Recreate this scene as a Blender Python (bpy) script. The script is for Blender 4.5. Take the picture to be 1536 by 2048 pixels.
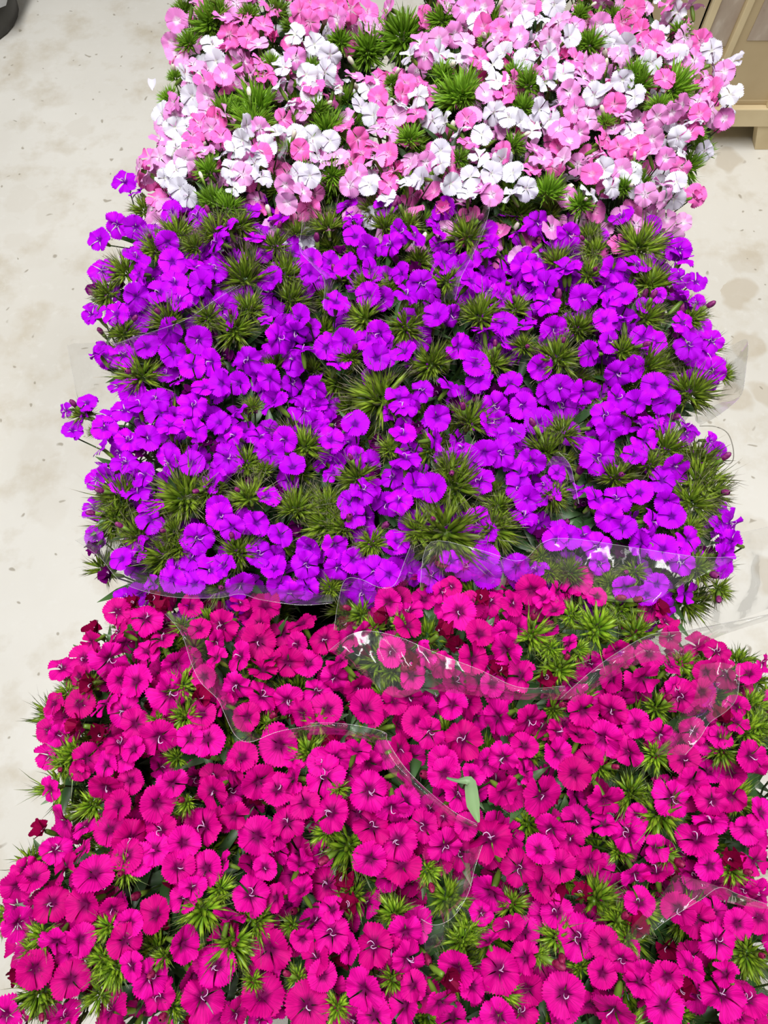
import bpy, bmesh, math, random
from mathutils import Vector, Matrix, Quaternion, noise

# ------------------------------------------------------------------ camera, world, lights, exposure
scene = bpy.context.scene
for o in list(bpy.data.objects):
    bpy.data.objects.remove(o)
C = scene.collection
F_PX, IW, IH = 1479.0, 1536.0, 2048.0
PITCH = math.radians(66.0)
CAM = Vector((0.0, 0.0, 1.25))
FWD = Vector((0, math.cos(PITCH), -math.sin(PITCH)))
UPV = Vector((0, math.sin(PITCH), math.cos(PITCH)))
cam_d = bpy.data.cameras.new('camera')
cam_d.sensor_fit = 'VERTICAL'
cam_d.sensor_height = 24.0
cam_d.lens = F_PX / IH * 24.0
cam_d.clip_start = 0.02
cam = bpy.data.objects.new('camera', cam_d)
C.objects.link(cam)
cam.location = CAM
cam.rotation_euler = (math.pi / 2 - PITCH, 0, 0)
scene.camera = cam

world = bpy.data.worlds.new('world')
scene.world = world
world.use_nodes = True
world.node_tree.nodes['Background'].inputs[0].default_value = (0.96, 0.98, 1.0, 1)
world.node_tree.nodes['Background'].inputs[1].default_value = 0.0      # closed room: no sky reaches it


def area(name, loc, sx, sy, power, rot=(0, 0, 0), col=(1, 0.995, 0.985)):
    l = bpy.data.lights.new(name, 'AREA')
    l.shape = 'RECTANGLE'
    l.size, l.size_y = sx, sy
    l.energy = power
    l.color = col
    o = bpy.data.objects.new(name, l)
    C.objects.link(o)
    o.location, o.rotation_euler = loc, rot
    return o


# the hall's ceiling strip lamps, overhead and out of the picture
area('ceiling_lamp_row_offscreen', (-0.25, 0.35, 3.12), 0.30, 2.4, 98)
area('ceiling_lamp_aisle_offscreen', (1.5, 1.2, 3.12), 0.30, 2.4, 24)
scene.view_settings.view_transform = 'Standard'
scene.view_settings.look = 'None'
scene.view_settings.gamma = 1.0
scene.view_settings.use_curve_mapping = False
scene.view_settings.exposure = 0.2

rnd = random.Random(11)


# ------------------------------------------------------------------ helpers
def ray(px, py):
    return FWD + Vector((1, 0, 0)) * ((px - IW / 2) / F_PX) - UPV * ((py - IH / 2) / F_PX)


def at_z(px, py, z):
    """the point of the horizontal plane z seen at that pixel"""
    d = ray(px, py)
    return CAM + d * ((z - CAM.z) / d.z)


def project(p):
    q = p - CAM
    dep = q.dot(FWD)
    return (IW / 2 + F_PX * q.x / dep, IH / 2 - F_PX * q.dot(UPV) / dep, dep)


def tag(o, label=None, cat=None, group=None, kind=None):
    if label: o['label'] = label
    if cat: o['category'] = cat
    if group: o['group'] = group
    if kind: o['kind'] = kind
    return o


def link(name, data, parent=None, loc=None):
    o = bpy.data.objects.new(name, data)
    C.objects.link(o)
    if parent: o.parent = parent
    if loc is not None: o.location = loc
    return o


class MB:
    """collects vertices, faces, material slots and a per-vertex (u, v) attribute"""

    def __init__(s):
        s.v, s.f, s.m, s.a = [], [], [], []

    def grid(s, rows, mat=0, uv=None, closed=False):
        base = len(s.v)
        n = len(rows[0])
        for j, r in enumerate(rows):
            for i, p in enumerate(r):
                s.v.append(tuple(p))
                s.a.append(uv[j][i] if uv else (i / max(1, n - 1), j / max(1, len(rows) - 1), 0))
        for j in range(len(rows) - 1):
            for i in range(n if closed else n - 1):
                k = (i + 1) % n
                s.f.append((base + j * n + i, base + j * n + k, base + (j + 1) * n + k, base + (j + 1) * n + i))
                s.m.append(mat)

    def tube(s, pts, radii, sides=5, mat=0, cap=True):
        rows = []
        pts = [Vector(p) for p in pts]
        if not isinstance(radii, (list, tuple)): radii = [radii] * len(pts)
        for k, p in enumerate(pts):
            t = (pts[min(k + 1, len(pts) - 1)] - pts[max(k - 1, 0)])
            t = t.normalized() if t.length > 1e-9 else Vector((0, 0, 1))
            a = t.cross(Vector((1, 0, 0)) if abs(t.x) < 0.8 else Vector((0, 1, 0))).normalized()
            b = t.cross(a)
            rows.append([p + (a * math.cos(2 * math.pi * i / sides) + b * math.sin(2 * math.pi * i / sides)) * radii[k]
                         for i in range(sides)])
        n0 = len(s.v)
        s.grid(rows, mat, closed=True)
        if cap:
            s.f.append(tuple(range(n0 + sides - 1, n0 - 1, -1))); s.m.append(mat)
            n1 = n0 + sides * (len(pts) - 1)
            s.f.append(tuple(range(n1, n1 + sides))); s.m.append(mat)

    def box(s, c, d, mat=0):
        b = len(s.v)
        for z in (-1, 1):
            for x, y in ((-1, -1), (1, -1), (1, 1), (-1, 1)):
                s.v.append((c[0] + x * d[0] / 2, c[1] + y * d[1] / 2, c[2] + z * d[2] / 2)); s.a.append((0, 0, 0))
        for f in ((3, 2, 1, 0), (4, 5, 6, 7), (0, 1, 5, 4), (1, 2, 6, 5), (2, 3, 7, 6), (3, 0, 4, 7)):
            s.f.append(tuple(b + i for i in f)); s.m.append(mat)

    def mesh(s, name, mats, smooth=True):
        me = bpy.data.meshes.new(name)
        me.from_pydata(s.v, [], s.f)
        for m in mats: me.materials.append(m)
        me.polygons.foreach_set('material_index', s.m)
        me.polygons.foreach_set('use_smooth', [smooth] * len(s.f))
        at = me.attributes.new('pc', 'FLOAT_VECTOR', 'POINT')
        at.data.foreach_set('vector', [c for a in s.a for c in a])
        me.update()
        return me


# ------------------------------------------------------------------ materials
def new_mat(name):
    m = bpy.data.materials.new(name)
    m.use_nodes = True
    nt = m.node_tree
    return m, nt, nt.nodes, nt.links, nt.nodes['Principled BSDF'], nt.nodes['Material Output']


def rgb(c): return (c[0], c[1], c[2], 1)


def srgb(r, g, b):
    f = lambda x: ((x / 255 + 0.055) / 1.055) ** 2.4 if x > 10.3 else x / 255 / 12.92
    return (f(r), f(g), f(b))


def mixc(N, L, fac, a, b, mode='MIX'):
    n = N.new('ShaderNodeMix'); n.data_type = 'RGBA'; n.blend_type = mode
    for k, x in ((0, fac), (6, a), (7, b)):
        if hasattr(x, 'links'): L.new(x, n.inputs[k])
        elif k == 0: n.inputs[0].default_value = x
        else: n.inputs[k].default_value = rgb(x)
    return n.outputs[2]


def ramp(N, L, src, stops):
    n = N.new('ShaderNodeValToRGB')
    e = n.color_ramp.elements
    while len(e) < len(stops): e.new(0.5)
    for k, (p, c) in enumerate(stops):
        e[k].position = p
        e[k].color = rgb(c) if isinstance(c, (tuple, list)) else (c, c, c, 1)
    L.new(src, n.inputs[0])
    return n.outputs[0]


def petal_mat(name, main, alt, eye, vein, eye_at=0.32, transl=0.10, vein_amt=0.55):
    """velvety petal: two tints varied flower by flower, a coloured eye and radiating veins"""
    m, nt, N, L, P, out = new_mat(name)
    at = N.new('ShaderNodeAttribute'); at.attribute_name = 'pc'
    sep = N.new('ShaderNodeSeparateXYZ'); L.new(at.outputs['Vector'], sep.inputs[0])
    oi = N.new('ShaderNodeObjectInfo')
    base = mixc(N, L, oi.outputs['Random'], main, alt)
    cmb = N.new('ShaderNodeCombineXYZ')
    mu = N.new('ShaderNodeMath'); mu.operation = 'MULTIPLY'; mu.inputs[1].default_value = 14.0
    L.new(sep.outputs[0], mu.inputs[0]); L.new(mu.outputs[0], cmb.inputs[0])
    mv = N.new('ShaderNodeMath'); mv.operation = 'MULTIPLY'; mv.inputs[1].default_value = 1.6
    L.new(sep.outputs[1], mv.inputs[0]); L.new(mv.outputs[0], cmb.inputs[1])
    L.new(sep.outputs[2], cmb.inputs[2])
    nz = N.new('ShaderNodeTexNoise'); nz.inputs['Scale'].default_value = 1.0; nz.inputs['Detail'].default_value = 2
    L.new(cmb.outputs[0], nz.inputs['Vector'])
    vf = ramp(N, L, nz.outputs[0], [(0.40, 0.0), (0.66, vein_amt)])
    fade = ramp(N, L, sep.outputs[1], [(0.25, 1.0), (1.0, 0.45)])
    vm = N.new('ShaderNodeMath'); vm.operation = 'MULTIPLY'
    L.new(vf, vm.inputs[0]); L.new(fade, vm.inputs[1])
    col = mixc(N, L, vm.outputs[0], base, vein)
    ef = ramp(N, L, sep.outputs[1], [(eye_at * 0.45, 0.9), (eye_at, 0.0)])
    col = mixc(N, L, ef, col, eye)
    L.new(col, P.inputs['Base Color'])
    P.inputs['Roughness'].default_value = 0.62
    P.inputs['Specular IOR Level'].default_value = 0.10
    bp = N.new('ShaderNodeBump'); bp.inputs['Strength'].default_value = 0.35; bp.inputs['Distance'].default_value = 0.001
    L.new(nz.outputs[0], bp.inputs['Height']); L.new(bp.outputs[0], P.inputs['Normal'])
    tr = N.new('ShaderNodeBsdfTranslucent'); L.new(col, tr.inputs[0])
    mx = N.new('ShaderNodeMixShader'); mx.inputs[0].default_value = transl
    L.new(P.outputs[0], mx.inputs[1]); L.new(tr.outputs[0], mx.inputs[2]); L.new(mx.outputs[0], out.inputs[0])
    return m


def green_mat(name, stops, rough=0.45, var=0.25, transl=0.15):
    """leaf green along the blade (attribute v), varied object by object"""
    m, nt, N, L, P, out = new_mat(name)
    at = N.new('ShaderNodeAttribute'); at.attribute_name = 'pc'
    sep = N.new('ShaderNodeSeparateXYZ'); L.new(at.outputs['Vector'], sep.inputs[0])
    col = ramp(N, L, sep.outputs[1], stops)
    oi = N.new('ShaderNodeObjectInfo')
    hs = N.new('ShaderNodeHueSaturation')
    mr = N.new('ShaderNodeMapRange'); mr.inputs[3].default_value = 1 - var; mr.inputs[4].default_value = 1 + var
    L.new(oi.outputs['Random'], mr.inputs[0]); L.new(mr.outputs[0], hs.inputs['Value']); L.new(col, hs.inputs['Color'])
    L.new(hs.outputs[0], P.inputs['Base Color'])
    P.inputs['Roughness'].default_value = rough
    tr = N.new('ShaderNodeBsdfTranslucent'); L.new(hs.outputs[0], tr.inputs[0])
    mx = N.new('ShaderNodeMixShader'); mx.inputs[0].default_value = transl
    L.new(P.outputs[0], mx.inputs[1]); L.new(tr.outputs[0], mx.inputs[2]); L.new(mx.outputs[0], out.inputs[0])
    return m


def plain_mat(name, col, rough=0.5, spec=0.5, nscale=None, ncol=None):
    m, nt, N, L, P, out = new_mat(name)
    P.inputs['Base Color'].default_value = rgb(col)
    P.inputs['Roughness'].default_value = rough
    P.inputs['Specular IOR Level'].default_value = spec
    if nscale:
        tc = N.new('ShaderNodeTexCoord')
        nz = N.new('ShaderNodeTexNoise'); nz.inputs['Scale'].default_value = nscale; nz.inputs['Detail'].default_value = 4
        L.new(tc.outputs['Object'], nz.inputs['Vector'])
        L.new(mixc(N, L, ramp(N, L, nz.outputs[0], [(0.38, 0.0), (0.68, 1.0)]), col, ncol), P.inputs['Base Color'])
    return m


def film_mat(name, body, gloss):
    """thin clear wrapping film: mostly see-through, a faint milky veil, sharp highlights on creases"""
    m, nt, N, L, P, out = new_mat(name)
    N.remove(P)
    tp = N.new('ShaderNodeBsdfTransparent'); tp.inputs[0].default_value = (0.97, 0.97, 0.97, 1)
    gl = N.new('ShaderNodeBsdfGlossy'); gl.inputs['Roughness'].default_value = 0.10
    df = N.new('ShaderNodeBsdfDiffuse'); df.inputs[0].default_value = (0.85, 0.86, 0.87, 1)
    tc = N.new('ShaderNodeTexCoord')
    nz = N.new('ShaderNodeTexNoise'); nz.inputs['Scale'].default_value = 22; nz.inputs['Detail'].default_value = 3
    L.new(tc.outputs['Object'], nz.inputs['Vector'])
    bp = N.new('ShaderNodeBump'); bp.inputs['Strength'].default_value = 0.5; bp.inputs['Distance'].default_value = 0.01
    L.new(nz.outputs[0], bp.inputs['Height'])
    L.new(bp.outputs[0], gl.inputs['Normal'])
    fr = N.new('ShaderNodeFresnel'); fr.inputs['IOR'].default_value = 1.38
    L.new(bp.outputs[0], fr.inputs['Normal'])
    fm = N.new('ShaderNodeMath'); fm.operation = 'MULTIPLY'; fm.inputs[1].default_value = gloss
    L.new(fr.outputs[0], fm.inputs[0])
    fc = N.new('ShaderNodeMath'); fc.operation = 'MINIMUM'; fc.inputs[1].default_value = 0.30
    L.new(fm.outputs[0], fc.inputs[0])
    m1 = N.new('ShaderNodeMixShader'); m1.inputs[0].default_value = body
    L.new(tp.outputs[0], m1.inputs[1]); L.new(df.outputs[0], m1.inputs[2])
    m2 = N.new('ShaderNodeMixShader'); L.new(fc.outputs[0], m2.inputs[0])
    L.new(m1.outputs[0], m2.inputs[1]); L.new(gl.outputs[0], m2.inputs[2])
    L.new(m2.outputs[0], out.inputs[0])
    return m


M = {}
M['mag'] = petal_mat('magenta_petal', srgb(236, 6, 164), srgb(196, 0, 114), srgb(84, 0, 60), srgb(130, 0, 88), 0.46, vein_amt=0.8)
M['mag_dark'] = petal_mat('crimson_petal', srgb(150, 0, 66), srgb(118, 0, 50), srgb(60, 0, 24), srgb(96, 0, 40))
M['pur'] = petal_mat('purple_petal', srgb(206, 2, 246), srgb(174, 0, 218), srgb(92, 0, 136), srgb(132, 0, 176), 0.36, vein_amt=0.55)
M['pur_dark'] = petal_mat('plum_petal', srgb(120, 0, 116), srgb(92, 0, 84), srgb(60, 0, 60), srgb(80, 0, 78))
M['white'] = petal_mat('white_petal', srgb(222, 224, 231), srgb(217, 213, 229), srgb(216, 218, 206), srgb(214, 204, 230), 0.2, vein_amt=0.45)
M['pale'] = petal_mat('pale_pink_petal', srgb(234, 178, 226), srgb(228, 128, 206), srgb(250, 226, 246), srgb(226, 120, 204), 0.4)
M['hot'] = petal_mat('rose_pink_petal', srgb(250, 106, 194), srgb(240, 128, 208), srgb(250, 170, 216), srgb(226, 60, 150), 0.36)
M['pur_bud'] = plain_mat('purple_bud', srgb(104, 8, 84), 0.5, 0.3, 300, srgb(150, 60, 124))
M['mag_bud'] = plain_mat('magenta_bud', srgb(104, 0, 46), 0.5, 0.3, 300, srgb(160, 40, 90))
M['pink_bud'] = plain_mat('cream_bud', srgb(226, 232, 190), 0.5, 0.3, 300, srgb(240, 214, 224))
M['calyx'] = green_mat('calyx_green', [(0, srgb(104, 138, 42)), (1, srgb(120, 150, 50))])
M['pistil'] = plain_mat('pistil_white', srgb(214, 176, 214), 0.4)
M['tuft_mag'] = green_mat('bud_cluster_green', [(0.0, srgb(98, 138, 24)), (0.35, srgb(104, 144, 28)), (0.58, srgb(146, 178, 44)), (0.74, srgb(58, 88, 24)), (1.0, srgb(130, 126, 92))], 0.4)
M['tuft_pur'] = green_mat('spiky_cluster_green', [(0.0, srgb(100, 132, 28)), (0.35, srgb(106, 136, 32)), (0.56, srgb(136, 160, 46)), (0.74, srgb(64, 76, 34)), (1.0, srgb(168, 154, 134))], 0.4)
M['tuft_pink'] = green_mat('fresh_cluster_green', [(0.0, srgb(104, 148, 30)), (0.35, srgb(108, 152, 32)), (0.7, srgb(126, 170, 44)), (1.0, srgb(90, 130, 36))], 0.4)
M['leaf'] = green_mat('lance_leaf_green', [(0, srgb(60, 96, 48)), (0.6, srgb(56, 94, 46)), (1, srgb(80, 110, 60))], 0.4)
M['stem'] = green_mat('stem_green', [(0, srgb(70, 98, 40)), (1, srgb(62, 92, 34))], 0.5)
M['film'] = film_mat('clear_film', 0.008, 0.5)
M['film_flap'] = film_mat('clear_film_flap', 0.03, 0.9)
M['film_edge'] = film_mat('clear_film_edge', 0.22, 1.0)
M['bucket'] = plain_mat('black_bucket_plastic', srgb(34, 35, 36), 0.4)


def floor_material():
    m, nt, N, L, P, out = new_mat('polished_concrete')
    tc = N.new('ShaderNodeTexCoord')

    def nz(scale, det, rough=0.55, off=(0, 0, 0)):
        mp = N.new('ShaderNodeMapping'); mp.inputs['Location'].default_value = off
        L.new(tc.outputs['Object'], mp.inputs[0])
        n = N.new('ShaderNodeTexNoise'); n.inputs['Scale'].default_value = scale
        n.inputs['Detail'].default_value = det; n.inputs['Roughness'].default_value = rough
        L.new(mp.outputs[0], n.inputs['Vector'])
        return n.outputs[0]
    col = mixc(N, L, ramp(N, L, nz(1.6, 5), [(0.35, 0.0), (0.65, 1.0)]), srgb(217, 213, 203), srgb(229, 226, 218))
    col = mixc(N, L, ramp(N, L, nz(9, 6, 0.6, (4, 1, 0)), [(0.5, 0.0), (0.7, 0.75)]), col, srgb(200, 190, 170))
    col = mixc(N, L, ramp(N, L, nz(40, 5, 0.65, (1, 7, 0)), [(0.55, 0.0), (0.75, 0.5)]), col, srgb(232, 230, 224))
    # dried drip stains: rounded darker spots, more of them on the right-hand aisle
    vo = N.new('ShaderNodeTexVoronoi'); vo.voronoi_dimensions = '2D'; vo.inputs['Scale'].default_value = 8.0
    wob = N.new('ShaderNodeMapping'); L.new(tc.outputs['Object'], wob.inputs[0])
    wn = N.new('ShaderNodeTexNoise'); wn.inputs['Scale'].default_value = 16; L.new(tc.outputs['Object'], wn.inputs['Vector'])
    va = N.new('ShaderNodeVectorMath'); va.operation = 'MULTIPLY_ADD'
    va.inputs[1].default_value = (0.07, 0.07, 0)
    L.new(wn.outputs['Color'], va.inputs[0]); L.new(wob.outputs[0], va.inputs[2]); L.new(va.outputs[0], vo.inputs['Vector'])
    spot = ramp(N, L, vo.outputs['Distance'], [(0.26, 1.0), (0.34, 0.0)])
    sx = N.new('ShaderNodeSeparateXYZ'); L.new(tc.outputs['Object'], sx.inputs[0])
    side = N.new('ShaderNodeMapRange'); side.inputs[1].default_value = 0.2; side.inputs[2].default_value = 0.5
    side.inputs[3].default_value = 0.10; side.inputs[4].default_value = 0.45
    L.new(sx.outputs[0], side.inputs[0])
    pick = ramp(N, L, vo.outputs['Color'], [(0.45, 0.0), (0.6, 1.0)])
    a = N.new('ShaderNodeMath'); a.operation = 'MULTIPLY'; L.new(spot, a.inputs[0]); L.new(side.outputs[0], a.inputs[1])
    b = N.new('ShaderNodeMath'); b.operation = 'MULTIPLY'; L.new(a.outputs[0], b.inputs[0]); L.new(pick, b.inputs[1])
    col = mixc(N, L, b.outputs[0], col, srgb(184, 168, 140))
    # small dark specks of dirt
    v2 = N.new('ShaderNodeTexVoronoi'); v2.voronoi_dimensions = '2D'; v2.inputs['Scale'].default_value = 24.0; L.new(va.outputs[0], v2.inputs['Vector'])
    s2 = ramp(N, L, v2.outputs['Distance'], [(0.05, 0.7), (0.10, 0.0)])
    p2 = ramp(N, L, v2.outputs['Color'], [(0.62, 0.0), (0.7, 1.0)])
    c2 = N.new('ShaderNodeMath'); c2.operation = 'MULTIPLY'; L.new(s2, c2.inputs[0]); L.new(p2, c2.inputs[1])
    col = mixc(N, L, c2.outputs[0], col, srgb(150, 140, 122))
    L.new(col, P.inputs['Base Color'])
    L.new(ramp(N, L, nz(6, 4, 0.5, (3, 3, 0)), [(0.3, 0.34), (0.7, 0.55)]), P.inputs['Roughness'])
    P.inputs['Specular IOR Level'].default_value = 0.35
    return m


# ------------------------------------------------------------------ the setting
mb = MB()
mb.box((0.3, 1.2, -0.05), (6.0, 6.4, 0.1))
fl = link('floor', mb.mesh('floor', [floor_material()], False))
tag(fl, 'cream polished concrete floor with drip stains', kind='structure')
wallm = plain_mat('painted_wall', srgb(128, 126, 121), 0.8, 0.2, 3, srgb(120, 118, 113))
for nm, c, d in (('wall_left', (-2.75, 1.2, 1.6), (0.1, 6.4, 3.2)), ('wall_right', (3.35, 1.2, 1.6), (0.1, 6.4, 3.2)),
                 ('wall_back', (0.3, 4.45, 1.6), (6.2, 0.1, 3.2)), ('wall_front', (0.3, -2.05, 1.6), (6.2, 0.1, 3.2)),
                 ('ceiling', (0.3, 1.2, 3.25), (6.2, 6.6, 0.1))):
    mb = MB(); mb.box(c, d)
    tag(link(nm, mb.mesh(nm, [wallm], False)), 'plain pale ' + nm.split('_')[0] + ' of the flower shop', kind='structure')


# ------------------------------------------------------------------ flower meshes (25 mm across, opening along +z)
def sstep(x, a, b):
    t = max(0.0, min(1.0, (x - a) / (b - a)))
    return t * t * (3 - 2 * t)


def flower_mesh(name, mats, seed, cup=0.15, curl=0.12, wave=0.07, tooth=0.055, R=0.0125, pistil=True, width=0.58, ragged=0.14):
    r = random.Random(seed)
    mb = MB()
    nu = 16
    vs = [0.0, 0.18, 0.34, 0.52, 0.70, 0.84, 0.94, 1.0]
    for k in range(5):
        th = 2 * math.pi * k / 5 + r.uniform(-0.08, 0.08)
        ct, st = math.cos(th), math.sin(th)
        cu = cup + r.uniform(-1, 1) * ragged * 1.6
        Rk = R * (1 + r.uniform(-ragged, ragged) * 0.6)
        ph, kk = r.uniform(0, 6.3), r.uniform(1.6, 2.8)
        tw = r.uniform(0.03, 0.12)
        lob = r.uniform(-1.0, 1.0)
        w0 = width * (1 + r.uniform(-0.1, 0.06))
        rows, uvs = [], []
        for j, v in enumerate(vs):
            row, ur = [], []
            w = Rk * (0.05 + (w0 - 0.05) * sstep(v, 0.05, 0.92) ** 0.85)
            for i in range(nu + 1):
                u = -1 + 2 * i / nu
                t = v * (1 - (0.10 * u * u + 0.14 * u ** 4) * v ** 2) * Rk
                if j == len(vs) - 1:
                    t += Rk * tooth * (1 if i % 2 else -1) * r.uniform(0.5, 1.3)
                s = u * w * (1 - 0.10 * sstep(v, 0.85, 1.0) * u * u)
                z = Rk * (math.sin(cu) * v + 0.10 * sstep(v, 0, 0.3) - curl * v ** 3 + wave * v * v * math.sin(u * kk * 1.6 + ph)
                          + tw * u * v + 0.10 * u * u * v * lob)
                tt = t * math.cos(cu)
                row.append((ct * tt - st * s, st * tt + ct * s, z))
                ur.append((u + 0.0, v, k * 3.7 + seed))
            rows.append(row); uvs.append(ur)
        mb.grid(rows, 0, uvs)
    # calyx tube behind the petals with five pointed teeth
    mb.tube([(0, 0, -0.0012), (0, 0, -0.004), (0, 0, -0.010), (0, 0, -0.0155), (0, 0, -0.017)],
            [0.0018, 0.0021, 0.0023, 0.0016, 0.0006], 6, 1)
    if pistil:
        for q in range(2):
            a = r.uniform(0, 6.28)
            pts = [(0, 0, 0)]
            for n in range(1, 6):
                a += r.uniform(0.1, 0.7)
                L = n / 5
                pts.append((math.cos(a) * 0.0036 * L, math.sin(a) * 0.0036 * L, 0.0012 + 0.0042 * math.sin(L * 2.0)))
            mb.tube(pts, [0.0003, 0.0003, 0.00028, 0.00028, 0.00026, 0.0002], 4, 2)
    return mb.mesh(name, mats)


def half_open_mesh(name, mats, seed):
    return flower_mesh(name, mats, seed, cup=1.0, curl=-0.05, wave=0.10, tooth=0.04, R=0.0105, width=0.78, ragged=0.12)


def bud_mesh(name, mats, seed):
    mb = MB()
    n = 7
    prof = [(0.0, 0.0016), (0.003, 0.0026), (0.006, 0.0032), (0.009, 0.0030), (0.0115, 0.0021), (0.0128, 0.0008)]
    rows = []
    for z, rr in prof:
        rows.append([(math.cos(2 * math.pi * i / n + z * 90) * rr * (1 + 0.12 * (i % 2)), math.sin(2 * math.pi * i / n + z * 90) * rr * (1 + 0.12 * (i % 2)), z)
                     for i in range(n)])
    mb.grid(rows, 0, closed=True)
    mb.tube([(0, 0, 0.003), (0, 0, -0.004), (0, 0, -0.012)], [0.0026, 0.0024, 0.0010], 6, 1)
    return mb.mesh(name, mats)


def tuft_mesh(name, mats, seed, n=30, awn=1.0, rad=0.02, fat=1.0):
    """a dome of pointed green calyces with thin bracts standing out between them (radius 20 mm)"""
    r = random.Random(seed)
    mb = MB()
    base = Vector((0, 0, -0.016))
    for k in range(n):
        cz = 1 - (k + 0.5) / n * 0.92
        ph = k * 2.39996 + r.uniform(-0.25, 0.25)
        sz = math.sqrt(max(0, 1 - cz * cz))
        d = Vector((sz * math.cos(ph), sz * math.sin(ph), cz * 0.85 + 0.12)).normalized()
        a = d.cross(Vector((0, 0, 1)) if abs(d.z) < 0.9 else Vector((1, 0, 0))).normalized()
        b = d.cross(a)
        lean = (a * r.uniform(-1, 1) + b * r.uniform(-1, 1)) * 0.30
        L = rad * r.choice((0.72, 0.85, 0.95, 1.05, 1.15)) * r.uniform(0.92, 1.08)
        s0 = base + d * rad * 0.35
        dd = (d + lean).normalized()
        # spindle
        n0 = len(mb.v)
        mb.tube([s0, s0 + dd * L * 0.25, s0 + dd * L * 0.5, s0 + dd * L * 0.95], [0.0008, 0.0017 * fat, 0.0015 * fat, 0.0002], 5, 0, cap=False)
        for q in range(n0, len(mb.v)):
            mb.a[q] = (0, 0.15 + 0.55 * ((q - n0) // 5) / 3, 0)
        # bracts: narrow pointed blades
        for q in range(5):
            an = r.uniform(0, 6.28)
            o = (a * math.cos(an) + b * math.sin(an))
            sd = dd.cross(o).normalized()
            Lb = L * r.uniform(0.7, 1.25) * awn
            bend = r.uniform(0.05, 0.55)
            wd = r.uniform(0.00045, 0.0009)
            rows = []
            for v, ww in ((0, 0.7), (0.4, 1.0), (0.72, 0.55), (1.0, 0.06)):
                p = s0 + dd * Lb * v * 1.05 + o * (0.0012 + bend * Lb * v * v)
                rows.append([p - sd * wd * ww, p + o * wd * 0.4 * ww, p + sd * wd * ww])
            mb.grid(rows, 0, [[(0, v * 0.98 + 0.02, 0)] * 3 for v in (0.1, 0.45, 0.75, 1.0)])
    mb.tube([base, base + Vector((0, 0, -0.012))], [0.004, 0.002], 5, 0)
    return mb.mesh(name, mats)


def leaf_mesh(name, mats, seed, L=0.06, W=0.0055, droop=0.35):
    """a folded lance-shaped leaf growing along +x"""
    r = random.Random(seed)
    mb = MB()
    rows, uv = [], []
    tw = r.uniform(-0.5, 0.5)
    for j in range(9):
        v = j / 8
        w = W * (math.sin(math.pi * min(1, 0.12 + v * 0.88)) ** 0.8 + 0.02) * (1 - 0.25 * v)
        x = L * v * (1 - 0.12 * droop * v)
        z = L * (0.28 * v - droop * v * v)
        c, s = math.cos(tw * v), math.sin(tw * v)
        row = []
        for u in (-1, -0.5, 0, 0.5, 1):
            y, zz = u * w, abs(u) * w * 0.45
            row.append((x, y * c - zz * s, z + y * s + zz * c))
        rows.append(row); uv.append([(u, v, 0) for u in (-1, -0.5, 0, 0.5, 1)])
    mb.grid(rows, 0, uv)
    return mb.mesh(name, mats)


def flower_set(key, mat):
    mats = [M[mat], M['calyx'], M['pistil']]
    wd = 0.05 if key in ('white', 'pale', 'rose') else 0.02
    def flower_mesh(*a, **k):
        k['width'] = k.get('width', 0.58) + wd
        return globals()['flower_mesh'](*a, **k)
    nm = 'flower_' + key
    return [flower_mesh(nm, mats, 1, 0.10, 0.08, 0.07), flower_mesh(nm, mats, 2, 0.22, 0.16, 0.11, pistil=False),
            flower_mesh(nm, mats, 3, -0.05, 0.14, 0.10, ragged=0.18, pistil=False), flower_mesh(nm, mats, 4, 0.34, 0.06, 0.08, pistil=False),
            flower_mesh(nm, mats, 5, 0.16, 0.2, 0.14, ragged=0.24, width=0.54), flower_mesh(nm, mats, 6, 0.05, 0.1, 0.08, width=0.62, pistil=False),
            flower_mesh(nm, mats, 7, 0.45, 0.3, 0.14, ragged=0.3, width=0.55), flower_mesh(nm, mats, 8, 0.2, 0.12, 0.12, ragged=0.2, width=0.56, pistil=False)]


SMOOTHER = dict(tooth=0.03)
FL = {'M': flower_set('magenta', 'mag'), 'V': flower_set('purple', 'pur'),
      'W': flower_set('white', 'white'), 'P': flower_set('pale', 'pale'), 'H': flower_set('rose', 'hot')}
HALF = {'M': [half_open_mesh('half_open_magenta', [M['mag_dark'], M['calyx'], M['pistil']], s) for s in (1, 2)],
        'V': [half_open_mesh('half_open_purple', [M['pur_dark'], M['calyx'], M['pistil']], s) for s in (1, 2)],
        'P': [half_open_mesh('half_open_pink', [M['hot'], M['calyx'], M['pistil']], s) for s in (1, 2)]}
BUD = {'M': bud_mesh('bud_magenta', [M['mag_bud'], M['calyx']], 1), 'V': bud_mesh('bud_purple', [M['pur_bud'], M['calyx']], 2),
       'P': bud_mesh('bud_cream', [M['pink_bud'], M['calyx']], 3)}
TUFT = {'M': [tuft_mesh('cluster_magenta', [M['tuft_mag']], s, 26, 1.05, fat=1.2) for s in (1, 2, 3)],
        'V': [tuft_mesh('cluster_purple', [M['tuft_pur']], s, 34, 1.15, fat=0.95) for s in (4, 5, 6)],
        'P': [tuft_mesh('cluster_pink', [M['tuft_pink']], s, 48, 0.85, fat=1.0) for s in (7, 8, 9)]}
LEAF = [leaf_mesh('lance_leaf', [M['leaf']], s, L, W, d) for s, L, W, d in ((1, 0.06, 0.005, 0.3), (2, 0.05, 0.006, 0.5), (3, 0.07, 0.0055, 0.15))]

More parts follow.
